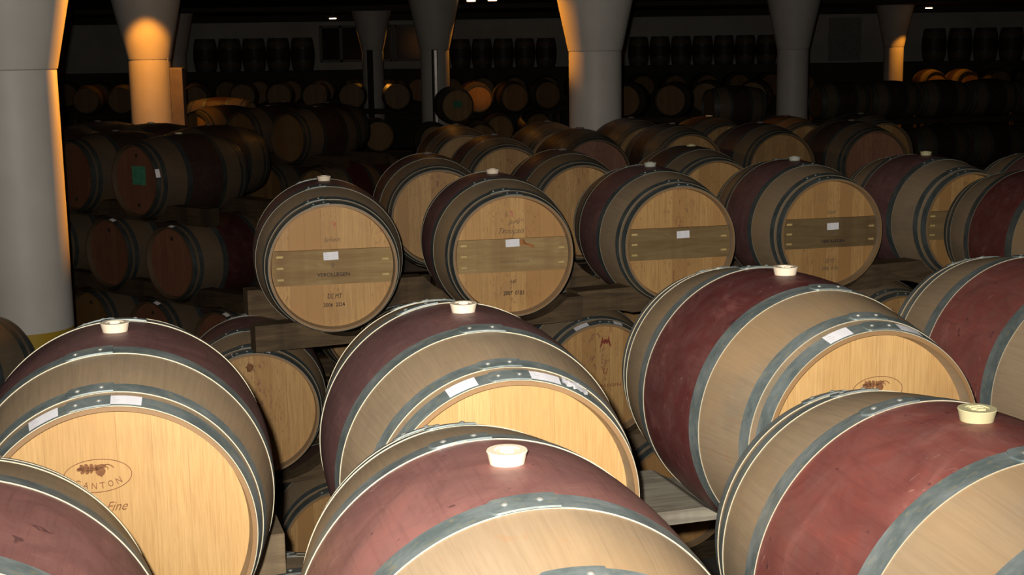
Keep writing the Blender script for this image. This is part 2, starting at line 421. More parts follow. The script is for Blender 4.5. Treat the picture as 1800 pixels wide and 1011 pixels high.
def oak_emblem(x, z, s, word=True):
    bm = bmesh.new()
    oval(bm, x, z, .0685 * s, .036 * s, .0016 * s, YH)
    # acorn: cup and nut hanging at a slant
    nut = [(.55 * math.cos(a) * (1 + .1 * math.cos(2 * a)), .62 * math.sin(a)) for a in [2 * PI * k / 20 for k in range(20)]]
    nut[15] = (0, -.8)
    poly(bm, nut, x + .006 * s, z + .009 * s, .0165 * s, YH, .15)
    poly(bm, [(-.62, 0), (-.6, .28), (-.25, .5), (.25, .5), (.6, .28), (.62, 0)], x + .007 * s, z + .015 * s, .0185 * s, YH, .15)
    # lobed oak leaf to the left
    def lobe(cx, cz, a, b, rot): poly(bm, [(a * math.cos(q), b * math.sin(q)) for q in [2 * PI * k / 14 for k in range(14)]], x + cx * s, z + cz * s, s, YH, rot)
    lobe(-.018, .0155, .021, .0042, -.08)
    for cx, cz, a, b, rot in ((-.036, .0165, .0055, .0042, .3), (-.030, .0210, .0060, .0042, 2.2), (-.029, .0110, .0058, .0042, -2.2), (-.021, .0215, .0064, .0042, 2.0), (-.020, .0100, .0056, .0040, -2.0), (-.011, .0210, .0060, .0042, 1.9), (-.012, .0100, .0042, .0026, -1.9), (-.003, .0205, .0045, .0028, 1.6)):
        lobe(cx, cz, a, b, rot)
    # curled twig to the right
    tw = [(0, 0), (.3, .16), (.7, .18), (1.1, .0), (1.45, -.35), (1.36, -.42), (1.0, -.1), (.68, .06), (.3, .04), (0, -.1)]
    poly(bm, tw, x + .010 * s, z + .021 * s, .0165 * s, YH)
    poly(bm, [(0, 0), (.2, .2), (.5, .05), (.55, -.2), (.45, -.2), (.35, 0), (.15, .05)], x + .016 * s, z + .018 * s, .014 * s, YH, -.6)
    if word:
        W = 'CANTON'
        for k, ch in enumerate(W):
            u = (k - 2.5) / 2.5; px = x + u * .041 * s; pz = z - .0215 * s + .0085 * s * u * u
            write(bm, ch, px, pz, .0105 * s, YH, height=.0135 * s, bold=.0, tilt=u * .42)
    return seal(bm, 'cooper_emblem')

# ------------------------------------------------------------------ shared part meshes
HI = dict(body=body_mesh(120, 28), head=head_mesh(-1), rear=head_mesh(1), bung=bung_mesh())
for k in HOOPS:
    for s_ in (-1, 1): HI[(k, s_)] = hoop_mesh(k, s_, 120, True); HI[(k, s_, 'r')] = [rivet_mesh(k, s_, d) for d in (-12.5, -3.5)]
MD = dict(body=body_mesh(64, 16), head=head_mesh(-1, 48), rear=head_mesh(1, 48))
for k in HOOPS:
    for s_ in (-1, 1): MD[(k, s_)] = hoop_mesh(k, s_, 64, False)
def far_mesh():
    bm = bmesh.new(); pts = [(-HEAD_Y, 0), (-HEAD_Y, RIN), (-HL, RH)] + [(-HL + 2 * HL * i / 10, prof(-HL + 2 * HL * i / 10)) for i in range(11)] + [(HL, RH), (HEAD_Y, RIN), (HEAD_Y, 0)]
    n = len(pts); revolve(bm, pts, 36, [1] + [0] * (n - 3) + [1])
    bmesh.ops.recalc_face_normals(bm, faces=bm.faces)
    return sharpen(finish(bm, 'wine_barrel'))
FAR = far_mesh()
for m in (HI, MD):
    m['body'].materials.append(MT['stave']); m['head'].materials.append(MT['head']); m['rear'].materials.append(MT['head'])
    for k in HOOPS:
        for s_ in (-1, 1):
            m[(k, s_)].materials.append(MT['metal']); m[(k, s_)].materials.append(MT['edge'])
            if (k, s_, 'r') in m:
                for r in m[(k, s_, 'r')]: r.materials.append(MT['rivet'])
FAR.materials.append(MT['stave_far']); FAR.materials.append(MT['head'])
BUNGS = {}
LOW_BUNG = bung_mesh(.012)
def bung_of(kind, low=False):
    if (kind, low) not in BUNGS:
        me = (LOW_BUNG if low else HI['bung']).copy(); me.materials.append(MT[kind]); BUNGS[(kind, low)] = me
    return BUNGS[(kind, low)]

LEVEL = {1: EYE - 0.985 - RB, 2: EYE - 1.625 - RB, 3: EYE - 2.265 - RB}     # underside of the barrels on each level
STAINS = dict(purple=(0.185, 0.092, 0.088), dusty=(0.27, 0.12, 0.105), red=(0.22, 0.062, 0.05), deep=(0.13, 0.03, 0.028), brown=(0.12, 0.07, 0.05))
ALL = []; TW = random.Random(5)
def tagit(o, label, cat, group=None):
    o['label'] = label; o['category'] = cat
    if group: o['group'] = group
    return o
def barrel(x, y, level, yaw, label, group, lod='md', stain='purple', tone=1.0, bung='bung', z=None, mt=None, twist=None):
    zz = LEVEL[level] if z is None else EYE + z - RB
    col = STAINS[stain] + (tone,)
    if lod == 'far':
        o = link('wine_barrel', FAR, None); o.location = (x, y, zz); o.rotation_euler = (0, 0, math.radians(yaw)); o.color = col
        tagit(o, label, 'barrel', group); ALL.append(o); return o
    root = bpy.data.objects.new('wine_barrel', None); COL.objects.link(root); root.empty_display_size = .1
    root.location = (x, y, zz); root.rotation_euler = (0, 0, math.radians(yaw)); tagit(root, label, 'barrel', group)
    S = HI if lod == 'hi' else MD
    for nm, k in (('stave_body', 'body'), ('front_head', 'head'), ('rear_head', 'rear')):
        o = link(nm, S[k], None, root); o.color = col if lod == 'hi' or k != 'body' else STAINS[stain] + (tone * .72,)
    root['_head'] = 1; del root['_head']
    for k in HOOPS:
        for s_ in (-1, 1):
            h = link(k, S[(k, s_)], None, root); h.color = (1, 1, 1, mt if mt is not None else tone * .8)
            ph = math.radians(TW.uniform(-9, 12) if twist is None or s_ > 0 else twist + TW.uniform(-1.5, 1.5) * (k != 'head_hoop'))
            h.rotation_euler = (0, ph, 0); h.location = (-CZ * math.sin(ph), 0, CZ * (1 - math.cos(ph)))
            if lod == 'hi':
                for r in S[(k, s_, 'r')]: link('rivet', r, None, h)
    if bung: link('bung', bung_of('bung_d' if lod == 'md' and bung == 'bung' else bung, lod != 'hi'), None, root)
    ALL.append(root); return root
def child(root, name): return [c for c in root.children if c.name.split('.')[0] == name]
def front(root): return child(root, 'front_head')[0]
def add(root, name, me, mat, parent=None, label=None):
    o = link(name, me, None, parent or root)
    if not me.materials: me.materials.append(MT[mat])
    if label: o['label'] = label
    return o
def hoop(root, kind='head_hoop', front_=True):
    hs = child(root, kind); return hs[0] if front_ else hs[1]
def hoop_labels(root, spans):
    for (a, b, cr_) in spans:
        h = hoop(root); ph = math.degrees(h.rotation_euler.y)
        add(root, 'paper_label', patch_mesh('head_hoop', -1, a - ph, b - ph, cr_), 'paper', h)
def crossbar(root, paper=None, bar_tone=1.0):
    """the horizontal oak bar across a Bordeaux-style head, with pegs at its ends"""
    bm = bmesh.new(); zt, zb = .080, -.076; N = 16
    y0, y1 = -HEAD_Y - .0005, -HEAD_Y - .017
    def half(z): return math.sqrt(.2685 ** 2 - z * z)
    top = [(-half(zt) + 2 * half(zt) * 0, zt)]
    prof_ = []
    for k in range(9): z = zb + (zt - zb) * k / 8; prof_.append((half(z), z))
    for k in range(9): z = zt - (zt - zb) * k / 8; prof_.append((-half(z), z))
    a = [bm.verts.new((x, y1, CZ + z)) for x, z in prof_]; b = [bm.verts.new((x * 1.0, y0, CZ + z)) for x, z in prof_]
    bm.faces.new(a); bm.faces.new(b[::-1])
    for k in range(len(a)): k2 = (k + 1) % len(a); bm.faces.new((a[k], b[k], b[k2], a[k2]))
    bmesh.ops.recalc_face_normals(bm, faces=bm.faces)
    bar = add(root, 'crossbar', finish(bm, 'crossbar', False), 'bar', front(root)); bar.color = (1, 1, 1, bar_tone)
    for sgn in (-1, 1):
        for q in ((.055, .004, -.048) if sgn < 0 else (.03, -.04)):
            me = box_mesh('peg', .030, .004, .010, .001, (sgn * .234, y1 - .002, CZ + q))
            add(root, 'wooden_peg', me, 'peg', root)
    if paper:
        add(root, 'paper_label', card_mesh('paper_label', .066, .036, paper[0], paper[1], y1 - .0012, .03), 'paper', root)
    return y1
def marks(root, items, mat, name='stencil_mark', y=None):
    bm = bmesh.new()
    for it in items: write(bm, it[0], it[1], it[2], it[3], YH if y is None else y, height=it[4], shear=it[5], bold=it[6] if len(it) > 6 else 0)
    add(root, name, seal(bm, name), mat, front(root))

# ------------------------------------------------------------------ the room
def struct(name, me, mat):
    o = link(name, me, None); me.materials.append(mat); o['kind'] = 'structure'; return o
m_floor = plain('concrete_floor', (0.10, 0.09, 0.08, 1), .8, 0, .2, .3, 2, .2)
m_ceil = plain('dark_concrete_ceiling', (0.10, 0.09, 0.08, 1), .9, 0, .1, .2, 1.5)
m_wall = plain('whitewashed_wall', (0.50, 0.47, 0.42, 1), .9, 0, .1, .12, 1.2)
m_beam = plain('concrete_beam', (0.05, 0.045, 0.04, 1), .9, 0, .1, .2, 2)
CEIL = EYE + 1.0
XL, XR, YB, YF = -16.0, 20.0, 41.4, -3.0
struct('floor', box_mesh('floor', XR - XL, YB - YF, .2, 0, ((XL + XR) / 2, (YB + YF) / 2, -.1)), m_floor)
struct('ceiling', box_mesh('ceiling', XR - XL, YB - YF, .2, 0, ((XL + XR) / 2, (YB + YF) / 2, CEIL + .1)), m_ceil)
struct('wall_back', box_mesh('wall', XR - XL, .2, CEIL, 0, ((XL + XR) / 2, YB + .1, CEIL / 2)), m_wall)
struct('wall_left', box_mesh('wall', .2, YB - YF, CEIL, 0, (XL - .1, (YB + YF) / 2, CEIL / 2)), m_wall)
struct('wall_right', box_mesh('wall', .2, YB - YF, CEIL, 0, (XR + .1, (YB + YF) / 2, CEIL / 2)), m_wall)
struct('wall_front', box_mesh('wall', XR - XL, .2, CEIL, 0, ((XL + XR) / 2, YF - .1, CEIL / 2)), m_wall)
for i, yy in enumerate((30.5, 37.6)):
    struct('trim_%d' % (i + 1), box_mesh('beam', XR - XL, .35, .16 if i else .1, 0, ((XL + XR) / 2, yy, CEIL - (.08 if i else .05))), m_beam)
# raised ledge along the back wall that carries the upright casks
m_ledge = plain('ledge_concrete', (0.06, 0.055, 0.05, 1), .9, 0, .1, .2, 2)
struct('trim_3', box_mesh('ledge', XR - XL, 1.5, EYE - .5, 0, ((XL + XR) / 2, YB - .75, (EYE - .5) / 2)), m_ledge)
# windows and door panel in the back wall
m_glass = plain('night_window_glass', (0.012, 0.012, 0.012, 1), .15, 0, .5)
m_frame = plain('painted_window_frame', (0.22, 0.2, 0.18, 1), .6)
def window(n, x0, x1, z0, z1, mull=()):
    y = YB - .03
    g = struct('window_%d' % n, box_mesh('pane', x1 - x0, .03, z1 - z0, 0, ((x0 + x1) / 2, y, EYE + (z0 + z1) / 2)), m_glass)
    xs = [x0, x1] + list(mull)
    for k, x in enumerate(xs):
        o = link('window_frame', box_mesh('frame', .09, .07, z1 - z0 + .08, .005, (x, y - .02, EYE + (z0 + z1) / 2)), None, g); o.data.materials.append(m_frame)
    for zz in (z0, z1):
        o = link('window_frame', box_mesh('frame', x1 - x0, .07, .07, .005, ((x0 + x1) / 2, y - .02, EYE + zz)), None, g); o.data.materials.append(m_frame)
window(1, -5.55, -3.45, -.24, .76, (-4.95,))
window(2, -3.35, -2.1, -.24, .76, ())
m_sheet = plain('grey_panel', (0.30, 0.29, 0.27, 1), .8)
struct('door_1', box_mesh('door', .95, .06, 1.25, .01, (9.95, YB - .06, EYE + .18)), m_sheet)

# ------------------------------------------------------------------ columns
m_col = NT('painted_column'); _o = m_col.sep(m_col.obj())
_n = m_col.noise(m_col.obj(), 3, 5); _c = m_col.val((0.52, 0.485, 0.44, 1), m_col.ramp(_n, .3, .7, .92, 1.05))
_c = m_col.mix(m_col.math('LESS_THAN', _o[2], EYE - 1.575), _c, (0.36, 0.23, 0.02, 1))
m_col.bump(_n, .1, .003); m_col = m_col.fin(_c, .5, 0, .3)
m_pipe = plain('grey_pipe', (0.30, 0.27, 0.24, 1), .25, .3, .6)
m_duct = plain('painted_duct', (0.15, 0.12, 0.10, 1), .5)
def column(x, y, label, r=.2535, zj=-.02, extra=None):
    root = bpy.data.objects.new('round_column', None); COL.objects.link(root); root.location = (x, y, 0)
    tagit(root, label, 'column', 'round columns with flared tops')
    zj = EYE + zj
    def tube(pts, name, seg=64):
        bm = bmesh.new(); R = []
        for rr, z in pts: R.append([bm.verts.new((rr * math.cos(2 * PI * k / seg), rr * math.sin(2 * PI * k / seg), z)) for k in range(seg)])
        for a, b in zip(R, R[1:]):
            for k in range(seg): bm.faces.new((a[k], a[(k + 1) % seg], b[(k + 1) % seg], b[k]))
        bm.faces.new(R[0][::-1]); bm.faces.new(R[-1])
        return link(name, sharpen(finish(bm, name), 40), [m_col], root)
    tube([(r, 0), (r, zj - .004), (r - .004, zj)], 'shaft')
    tube([(r + .001, zj + .0005), (r + .006, zj + .004), (r + .22 * (CEIL - zj), CEIL - .001)], 'flared_capital')
    if extra == 'duct':
        o = link('duct', box_mesh('duct', .15, .16, zj - .1, .006, (r + .095, -.05, (zj - .1) / 2)), None, root); o.data.materials.append(m_duct); o['label'] = 'grey box duct'
        o = link('pipe', box_mesh('pipe', .012, .012, zj + .02, .003, (r + .012, -.15, (zj + .02) / 2)), None, root); o.data.materials.append(m_pipe)
    if extra == 'pipe':
        for nm, wd, dx, mm in (('pipe_recess', .035, -.03, MT['cork']), ('pipe', .075, .03, m_pipe)):
            o = link(nm, box_mesh(nm, wd, .05, zj - .0, .015, (dx, -r - .012, (zj) / 2)), None, root); o.data.materials.append(mm)
    if extra == 'slot':
        o = link('duct', box_mesh('duct', .14, .08, zj, .004, (-.04, -r - .005, zj / 2)), None, root); o.data.materials.append(MT['cork']); o['label'] = 'dark box duct'
    return root
column(-2.86, 8.0, 'white round column with yellow foot, nearest, at the left edge', zj=-.07)
column(.865, 13.95, 'white flared column standing behind the middle rows of barrels', r=.264, zj=-.02)
column(-4.39, 17.04, 'flared column glowing gold under the lamp, with a box duct on its right', zj=-.05, extra='duct')
column(-1.44, 27.2, 'slim column with a shiny pipe running down its front', r=.281, zj=.035, extra='pipe')
column(-3.23, 33.16, 'small far column rimmed with orange light on both edges', zj=.05, extra='slot')
column(4.63, 22.72, 'dim grey column right of centre, bare and unlit by the lamps', zj=-.05)
column(9.96, 36.09, 'far column glowing orange at the right', r=.25, zj=-.06)
column(-8.0, 33.5, 'dark column half hidden behind the gold-lit one', zj=.0)

# ------------------------------------------------------------------ ceiling lamps
m_hood = plain('lamp_hood', (0.06, 0.055, 0.05, 1), .5, .4)
m_glow = bpy.data.materials.new('lamp_glow'); m_glow.use_nodes = True
_b = m_glow.node_tree.nodes['Principled BSDF']; _b.inputs['Emission Color'].default_value = (1, .55, .25, 1); _b.inputs['Emission Strength'].default_value = 9
_b.inputs['Base Color'].default_value = (.8, .6, .4, 1)
def ceiling_lamp(x, y, z, label):
    root = bpy.data.objects.new('ceiling_lamp', None); COL.objects.link(root); root.location = (x, y, CEIL)
    tagit(root, label, 'lamp', 'hooded lamps under the ceiling')
    zt = EYE + z - CEIL
    o = link('hood', box_mesh('hood', .30, .16, .05, .012, (0, 0, zt + .03)), None, root); o.data.materials.append(m_hood)
    o = link('stem', box_mesh('stem', .03, .03, -zt - .05, .004, (0, 0, (zt + .05) / 2)), None, root); o.data.materials.append(m_hood)
    o = link('lamp_tube', box_mesh('tube', .17, .05, .028, .01, (0, -.0, zt - .008)), None, root); o.data.materials.append(m_glow)
    return root
LL = ['hooded lamp just in front of the gold-lit column', 'hooded lamp left of the central column', 'lamp hanging beside the column with the shiny pipe',
      'lamp above the orange-lit barrels', 'lamp right of and behind the small far column', 'bright small lamp left of the small far column',
      'bright small lamp above the orange column at the upper right', 'lamp over the sideways barrel behind the left stack', 'lamp hidden behind the gold-lit column', 'floodlight beside the central column']
for (x, y, z, p, c, bl, aim), lb in zip(LAMPS, LL): ceiling_lamp(x, y, z, lb)

# ------------------------------------------------------------------ foreground racks: rows A and B
G_A, G_B, G_C = 'barrels in the nearest row', 'barrels in the second row', 'barrels in the row facing the camera with barred heads'
A1 = barrel(-.86, 1.90, 1, 13.5, 'red-stained barrel cut off by the lower left corner of the photo', G_A, 'hi', 'dusty', mt=1.35, twist=2)
A2 = barrel(-.012, 2.135, 1, 13.5, 'red-stained barrel nearest the camera at bottom centre, cream bung on top', G_A, 'hi', 'dusty', mt=1.35, twist=6, z=-1.003)
A3 = barrel(.803, 2.312, 1, 14.0, 'red barrel at the lower right corner with a yellowed bung', G_A, 'hi', 'red', bung='bung_y', mt=1.35, twist=8, z=-0.993)
B1 = barrel(-.932, 3.165, 1, 13.5, 'barrel at left with a pale head branded with an oval acorn emblem and a name', G_B, 'hi', 'purple', .86, mt=1.35, twist=0)
B2 = barrel(-.119, 3.29, 1, 14.0, 'purple-stained barrel behind the nearest one, three paper labels on its head hoop', G_B, 'hi', 'purple', .86, mt=1.35, twist=8, z=-0.974)
B3 = barrel(.732, 3.635, 1, 16.0, 'dark red barrel right of centre, top of an oval brand showing on its head', G_B, 'hi', 'deep', .9, mt=1.35, twist=11.5, z=-0.951)
B4 = barrel(1.608, 3.98, 1, 13.0, 'deep red barrel at the right edge behind the yellow-bunged one', G_B, 'hi', 'red', mt=1.35, twist=4)
for b in (B1, B2, B3):
    front(b).material_slots[0].link = 'OBJECT'; front(b).material_slots[0].material = MT['head_new']
add(B1, 'cooper_emblem', oak_emblem(-.031, .131, 1.0), 'brand', front(B1))
marks(B1, [('Fine', .003, .063, .044, .020, .5)], 'brand', 'branded_script')
add(B3, 'cooper_emblem', oak_emblem(.027, .129, 1.0), 'brand', front(B3))
hoop_labels(B1, [(-32, -19.5, 0), (-.5, 13, 0)])
hoop_labels(B2, [(-27, -14, 0), (8, 22.5, 0), (23, 36, 1)])
hoop_labels(B3, [(-25, -12.5, 0), (11, 25, 0)])

# ------------------------------------------------------------------ row C
C1 = barrel(-.884, 6.52, 1, 11, 'barred-head barrel stamped 2006, leftmost of the facing row', G_C, 'hi', 'purple', .96, mt=.72, z=-0.945)
C2 = barrel(-.088, 6.83, 1, 12, 'barred-head barrel with a cursive forest name and 2007 stamp, second in the facing row', G_C, 'hi', 'purple', 1.0, mt=.72, z=-0.95)
C3 = barrel(.734, 7.22, 1, 13, 'barred-head barrel with only a small white label, third in the facing row', G_C, 'hi', 'purple', .92, bung='bung_g', mt=.72, z=-0.96)
C4 = barrel(1.571, 7.605, 1, 13.5, 'barred-head barrel speckled with wine drips, fourth in the facing row', G_C, 'hi', 'purple', .9, bung='bung_g', mt=.72, z=-0.971)
C5 = barrel(2.40, 7.95, 1, 16, 'barrel right of the wine-speckled head, its head half hidden by its neighbour', G_C, 'hi', 'purple', .85, bung='bung_y', mt=.72, z=-0.98)
C6 = barrel(2.70, 6.88, 1, 14.5, 'dark red barrel at the right edge seen from its hooped back end', G_C, 'hi', 'deep', .9, mt=.72)
C7 = barrel(3.25, 8.14, 1, 14.5, 'purple barrel peeking in at the right edge behind the dark red one', G_C, 'hi', 'purple', .85, mt=.72)
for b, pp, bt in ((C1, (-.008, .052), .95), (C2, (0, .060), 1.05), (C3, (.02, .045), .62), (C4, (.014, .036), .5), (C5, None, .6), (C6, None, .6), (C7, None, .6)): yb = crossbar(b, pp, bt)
yb -= .0009
marks(C1, [('Sylvain', 0, .121, .075, .026, .5)], 'fade', 'faded_script')
marks(C1, [('\u2666', 0, .012, .018, .024, 0)], 'fade', 'small_emblem', yb)
marks(C1, [('VEROLLEGEN', 0, -.032, .145, .017, 0, .012)], 'ink', 'printed_name', yb)
marks(C1, [('DE MT', .004, -.133, .066, .022, .15), ('2006  2224', 0, -.172, .095, .018, 0, .01)], 'ink', 'stencil_mark')
marks(C2, [('Tronçais', .0, .113, .125, .033, .5), ('Jura', .01, .155, .06, .026, .5)], 'fade', 'faded_script')
marks(C2, [('VEROLLEGEN', .008, -.028, .135, .011, 0)], 'fade', 'worn_name', yb)
marks(C2, [('HF', .006, -.127, .03, .019, .2), ('2007  0103', .006, -.181, .100, .020, 0, .01)], 'ink', 'stencil_mark')
marks(C4, [('Allier', .012, .109, .055, .022, .5)], 'fade', 'faded_script')
marks(C4, [('VEROLLEGEN', .016, -.042, .13, .017, 0, .02)], 'ink', 'printed_name', yb)
marks(C4, [('DE MT', .010, -.150, .055, .022, .1), ('2006  1154', .01, -.190, .092, .020, 0, .01)], 'fade', 'stencil_mark')
def vine_mark(root, x, z, s, mat, y):
    bm = bmesh.new()
    poly(bm, [(-.5, .6), (-.2, .5), (0, .7), (.3, .5), (.55, .55), (.45, .1), (.2, -.2), (.02, -.8), (-.1, -.2), (-.4, .1)], x, z, s, y)
    add(root, 'small_emblem', seal(bm, 'small_emblem'), mat, front(root))
vine_mark(C4, .018, -.004, .024, 'fade', yb)
MT['smear'] = plain('rusty_wine_smear', (0.34, 0.14, 0.05, 1), .7, 0, .1, .2, 40)
bms = bmesh.new(); poly(bms, [(0, .55), (.3, .62), (.32, .3), (.9, .15), (1.3, 0), (1.5, -.25), (1.15, -.3), (.7, -.02), (.25, .05), (0, .1)], .036, .048, .048, yb)
add(C2, 'wine_smear', seal(bms, 'wine_smear'), 'smear', front(C2))
for b_, x_, z_ in ((C2, .0, .195), (C1, .012, .19)):
    bms = bmesh.new(); poly(bms, [(-.5, 1), (.3, .8), (.6, .1), (.2, -1), (-.1, -.4), (-.45, .1)], x_, z_, .018, YH)
    add(b_, 'wine_smear', seal(bms, 'wine_smear'), 'pinks', front(b_))
def crest(root, x, z, s):
    bm = bmesh.new()
    poly(bm, [(-1, -.9), (-.75, .1), (-.55, 1), (-.35, .25), (-.1, .6), (0, .3), (.1, .6), (.35, .25), (.55, 1), (.75, .1), (1, -.9), (.7, -.7), (.5, -.1), (.2, -.4), (0, -.1), (-.2, -.4), (-.5, -.1), (-.7, -.7)], x, z, s, YH)
    write(bm, 'U', x, z - .148, .022, YH, height=.03, shear=.2); write(bm, '\u00b7', x, z - .19, .006, YH)
    write(bm, 'VILLEGEN', x + .015, z - .222, .13, YH, height=.014)
    add(root, 'crest_stamp', seal(bm, 'crest_stamp'), 'redink', front(root))

# second level under row C, half a step to the side, and the level below
G_X = 'barrels on the level below the facing row'
X1 = barrel(-1.275, 6.56, 2, 12, 'lower-level barrel under the timber, dark knot mark on its orange head', G_X, 'hi', 'purple', .85, bung=None, mt=.72)
XM = barrel(-.48, 6.78, 2, 12, 'lower-level barrel, only a sliver of orange head showing under the timber', G_X, 'hi', 'brown', .9, bung=None, mt=.72)
X2 = barrel(.335, 7.12, 2, 13, 'lower-level barrel with a red crest stamped on its head', G_X, 'hi', 'brown', .85, bung=None, mt=.72)
X3 = barrel(1.15, 7.42, 2, 13, 'lower-level barrel mostly hidden beneath the speckled-head row', G_X, 'hi', 'brown', .85, bung=None, mt=.72)
X4 = barrel(2.00, 7.78, 2, 14, 'lower-level barrel in the dark gap below the right of the row', G_X, 'hi', 'brown', .85, bung=None, mt=.72)
crest(X2, .03, .187, .030)
hoop_labels(X1, [(-19, -12, 0), (2, 15, 1)]); hoop_labels(X2, [(-27, -13, 0), (9, 22, 0)])
bmk = bmesh.new(); poly(bmk, [(-.3, 1), (.4, 1), (.9, .6), (.5, .3), (.7, -.3), (.2, -.8), (-.5, -.7), (-.4, -.1), (-.9, .3), (-.5, .5)], -.02, .21, .022, YH)
add(X1, 'knot_mark', seal(bmk, 'knot_mark'), 'brand', front(X1))
G_Y = 'barrels on the lowest level of the facing rack'
Y1 = barrel(-.884, 6.52, 3, 12, 'lowest barrel seen through the gap between the two left front barrels', G_Y, 'hi', 'brown', .8, bung=None)
Y2 = barrel(-.088, 6.83, 3, 12, 'lowest barrel glimpsed right of the second-row centre barrel', G_Y, 'hi', 'brown', .8, bung=None)
Y0 = barrel(-1.68, 6.25, 3, 12, 'lowest barrel at the left end of the facing rack', G_Y, 'md', 'brown', .8, bung=None)
Y3 = barrel(.734, 7.22, 3, 13, 'lowest barrel deep in shadow under the crest-stamped one', G_Y, 'hi', 'brown', .8, bung=None)
Y4 = barrel(1.571, 7.605, 3, 13.5, 'lowest barrel at the right end of the facing rack', G_Y, 'md', 'brown', .8, bung=None)
Y5 = barrel(2.40, 7.95, 3, 14, 'lowest barrel at the far right of the facing rack', G_Y, 'md', 'brown', .8, bung=None)
for b in (Y1, Y2, Y3): hoop_labels(b, [(8, 20, 0)])
# lower levels of rows A and B
G_L = 'lower-level barrels under the two front rows'
lowAB = [(-1.34, 3.02, 'red-brown lower barrel at the left under the emblem barrel'), (-.53, 3.20, 'purple lower barrel in the gap below the left timber end'), (.31, 3.45, 'purple lower barrel under the grey plank'), (1.17, 3.78, 'lower barrel under the deep red right-hand one'),
         (-.41, 2.0, 'lower barrel below the nearest row, left of centre'), (.40, 2.2, 'lower barrel below the nearest row, right of centre')]
for x, y, lb in lowAB: barrel(x, y, 2, 13.5, lb, G_L, 'hi', 'purple', .9, bung=None, z=-1.66)
for x, y in ((-.932, 3.165), (-.119, 3.29), (.732, 3.635), (1.608, 3.98), (-.815, 1.9), (-.012, 2.135), (.803, 2.312)):
    BG3 = globals().get('BG3', 0) + 1; barrel(x, y, 3, 13.5, 'lowest barrel in the dark beneath the front rows, ' + ['under the emblem barrel', 'under the second-row centre barrel', 'under the dark red barrel', 'under the right-edge barrel', 'under the corner-cut barrel', 'under the nearest barrel', 'under the yellow-bunged barrel'][BG3 - 1], 'hidden lowest barrels of the front rows', 'md', 'purple', .9)

# ------------------------------------------------------------------ timbers
def Rmax(tt): return prof(min(abs(a) for a in tt)) if min(tt) * max(tt) > 0 else RB
def timber(name, org, yaw, s0, s1, t0, t1, ztop, zbot, label, mat='timber', ups=(), lows=(), group='rack timbers between the barrels'):
    """beam along the row direction; carved where barrels (s, t offset, centre z) rest in it"""
    N = int((s1 - s0) / .012) + 1; bm = bmesh.new(); T, Bt = [], []
    for i in range(N + 1):
        s = s0 + (s1 - s0) * i / N; zt, zb = ztop, zbot
        for (cs, ct, cz) in ups:
            R = max(prof(max(0, min(abs(t0 - ct), abs(t1 - ct)))), 0) + .006 if (t0 - ct) * (t1 - ct) > 0 else RB + .006
            if abs(s - cs) < R: zt = min(zt, cz - math.sqrt(R * R - (s - cs) ** 2))
        for (cs, ct, cz) in lows:
            R = prof(max(0, min(abs(t0 - ct), abs(t1 - ct)))) + .006 if (t0 - ct) * (t1 - ct) > 0 else RB + .006
            if abs(s - cs) < R: zb = max(zb, cz + math.sqrt(R * R - (s - cs) ** 2))
        if zt - zb < .012: m_ = (zt + zb) / 2; zt, zb = m_ + .006, m_ - .006
        T.append((s, zt)); Bt.append((s, zb))
    ya = -t1; yb_ = -t0      # local y = -t (t counted towards the head)
    V = lambda s, y, z: bm.verts.new((s, y, z))
    a = [V(s, ya, z) for s, z in T]; b = [V(s, yb_, z) for s, z in T]; c = [V(s, ya, z) for s, z in Bt]; d = [V(s, yb_, z) for s, z in Bt]
    for i in range(N):
        bm.faces.new((a[i], a[i + 1], b[i + 1], b[i])); bm.faces.new((c[i], d[i], d[i + 1], c[i + 1]))
        bm.faces.new((a[i], c[i], c[i + 1], a[i + 1])); bm.faces.new((b[i], b[i + 1], d[i + 1], d[i]))
    bm.faces.new((a[0], b[0], d[0], c[0])); bm.faces.new((a[-1], c[-1], d[-1], b[-1]))
    bmesh.ops.recalc_face_normals(bm, faces=bm.faces)
    o = link(name, finish(bm, name, False), None); o.data.materials.append(MT[mat])
    o.color = (1, 1, 1, .45 if org[1] > 8 else 1); o.location = (org[0], org[1], EYE); o.rotation_euler = (0, 0, math.radians(yaw)); tagit(o, label, 'timber', group); return o
def loc_of(root, org, yaw):
    d = root.location - Vector((org[0], org[1], 0)); y = math.radians(yaw)
    return (d.x * math.cos(y) + d.y * math.sin(y), d.x * math.sin(y) - d.y * math.cos(y), root.location.z + RB - EYE)
def rack(org, yaw, ups, lows, spec):
    U = [loc_of(r, org, yaw) for r in ups]; L = [loc_of(r, org, yaw) for r in lows]
    for sp in spec: timber(sp[0], org, yaw, *sp[1:7], sp[7], sp[8] if len(sp) > 8 else 'timber', U, L)
CU = [C1, C2, C3, C4, C5]; XU = [X1, XM, X2, X3, X4]; YU = [Y0, Y1, Y2, Y3, Y4, Y5]
rack((-.884, 6.52), 23.5, CU, XU, [
    ('rack_timber', -.45, 1.17, .29, .39, -1.19, -1.31, 'thick rack timber under the head of the 2006-stamped barrel'),
    ('rack_timber', 1.175, 3.55, .20, .33, -1.18, -1.31, 'rack timber continuing right under the small-label head'),
    ('rack_timber', -.32, 1.45, -.42, -.32, -1.15, -1.31, 'rear rack timber whose cut end shows left of the 2006 barrel'),
    ('rack_timber', 1.46, 3.7, -.50, -.38, -1.15, -1.31, 'rear rack timber behind the third and fourth facing barrels')])
rack((-.884, 6.52), 23.5, XU, YU, [
    ('rack_timber', -.9, 3.4, .20, .32, -1.85, -1.95, 'lower rack timber seen beneath the knot-marked head'),
    ('rack_timber', -.9, 3.4, -.42, -.30, -1.85, -1.95, 'lower rack timber at the back of the facing rack')])
AB = [b for b in ALL if b.get('group') == G_L]
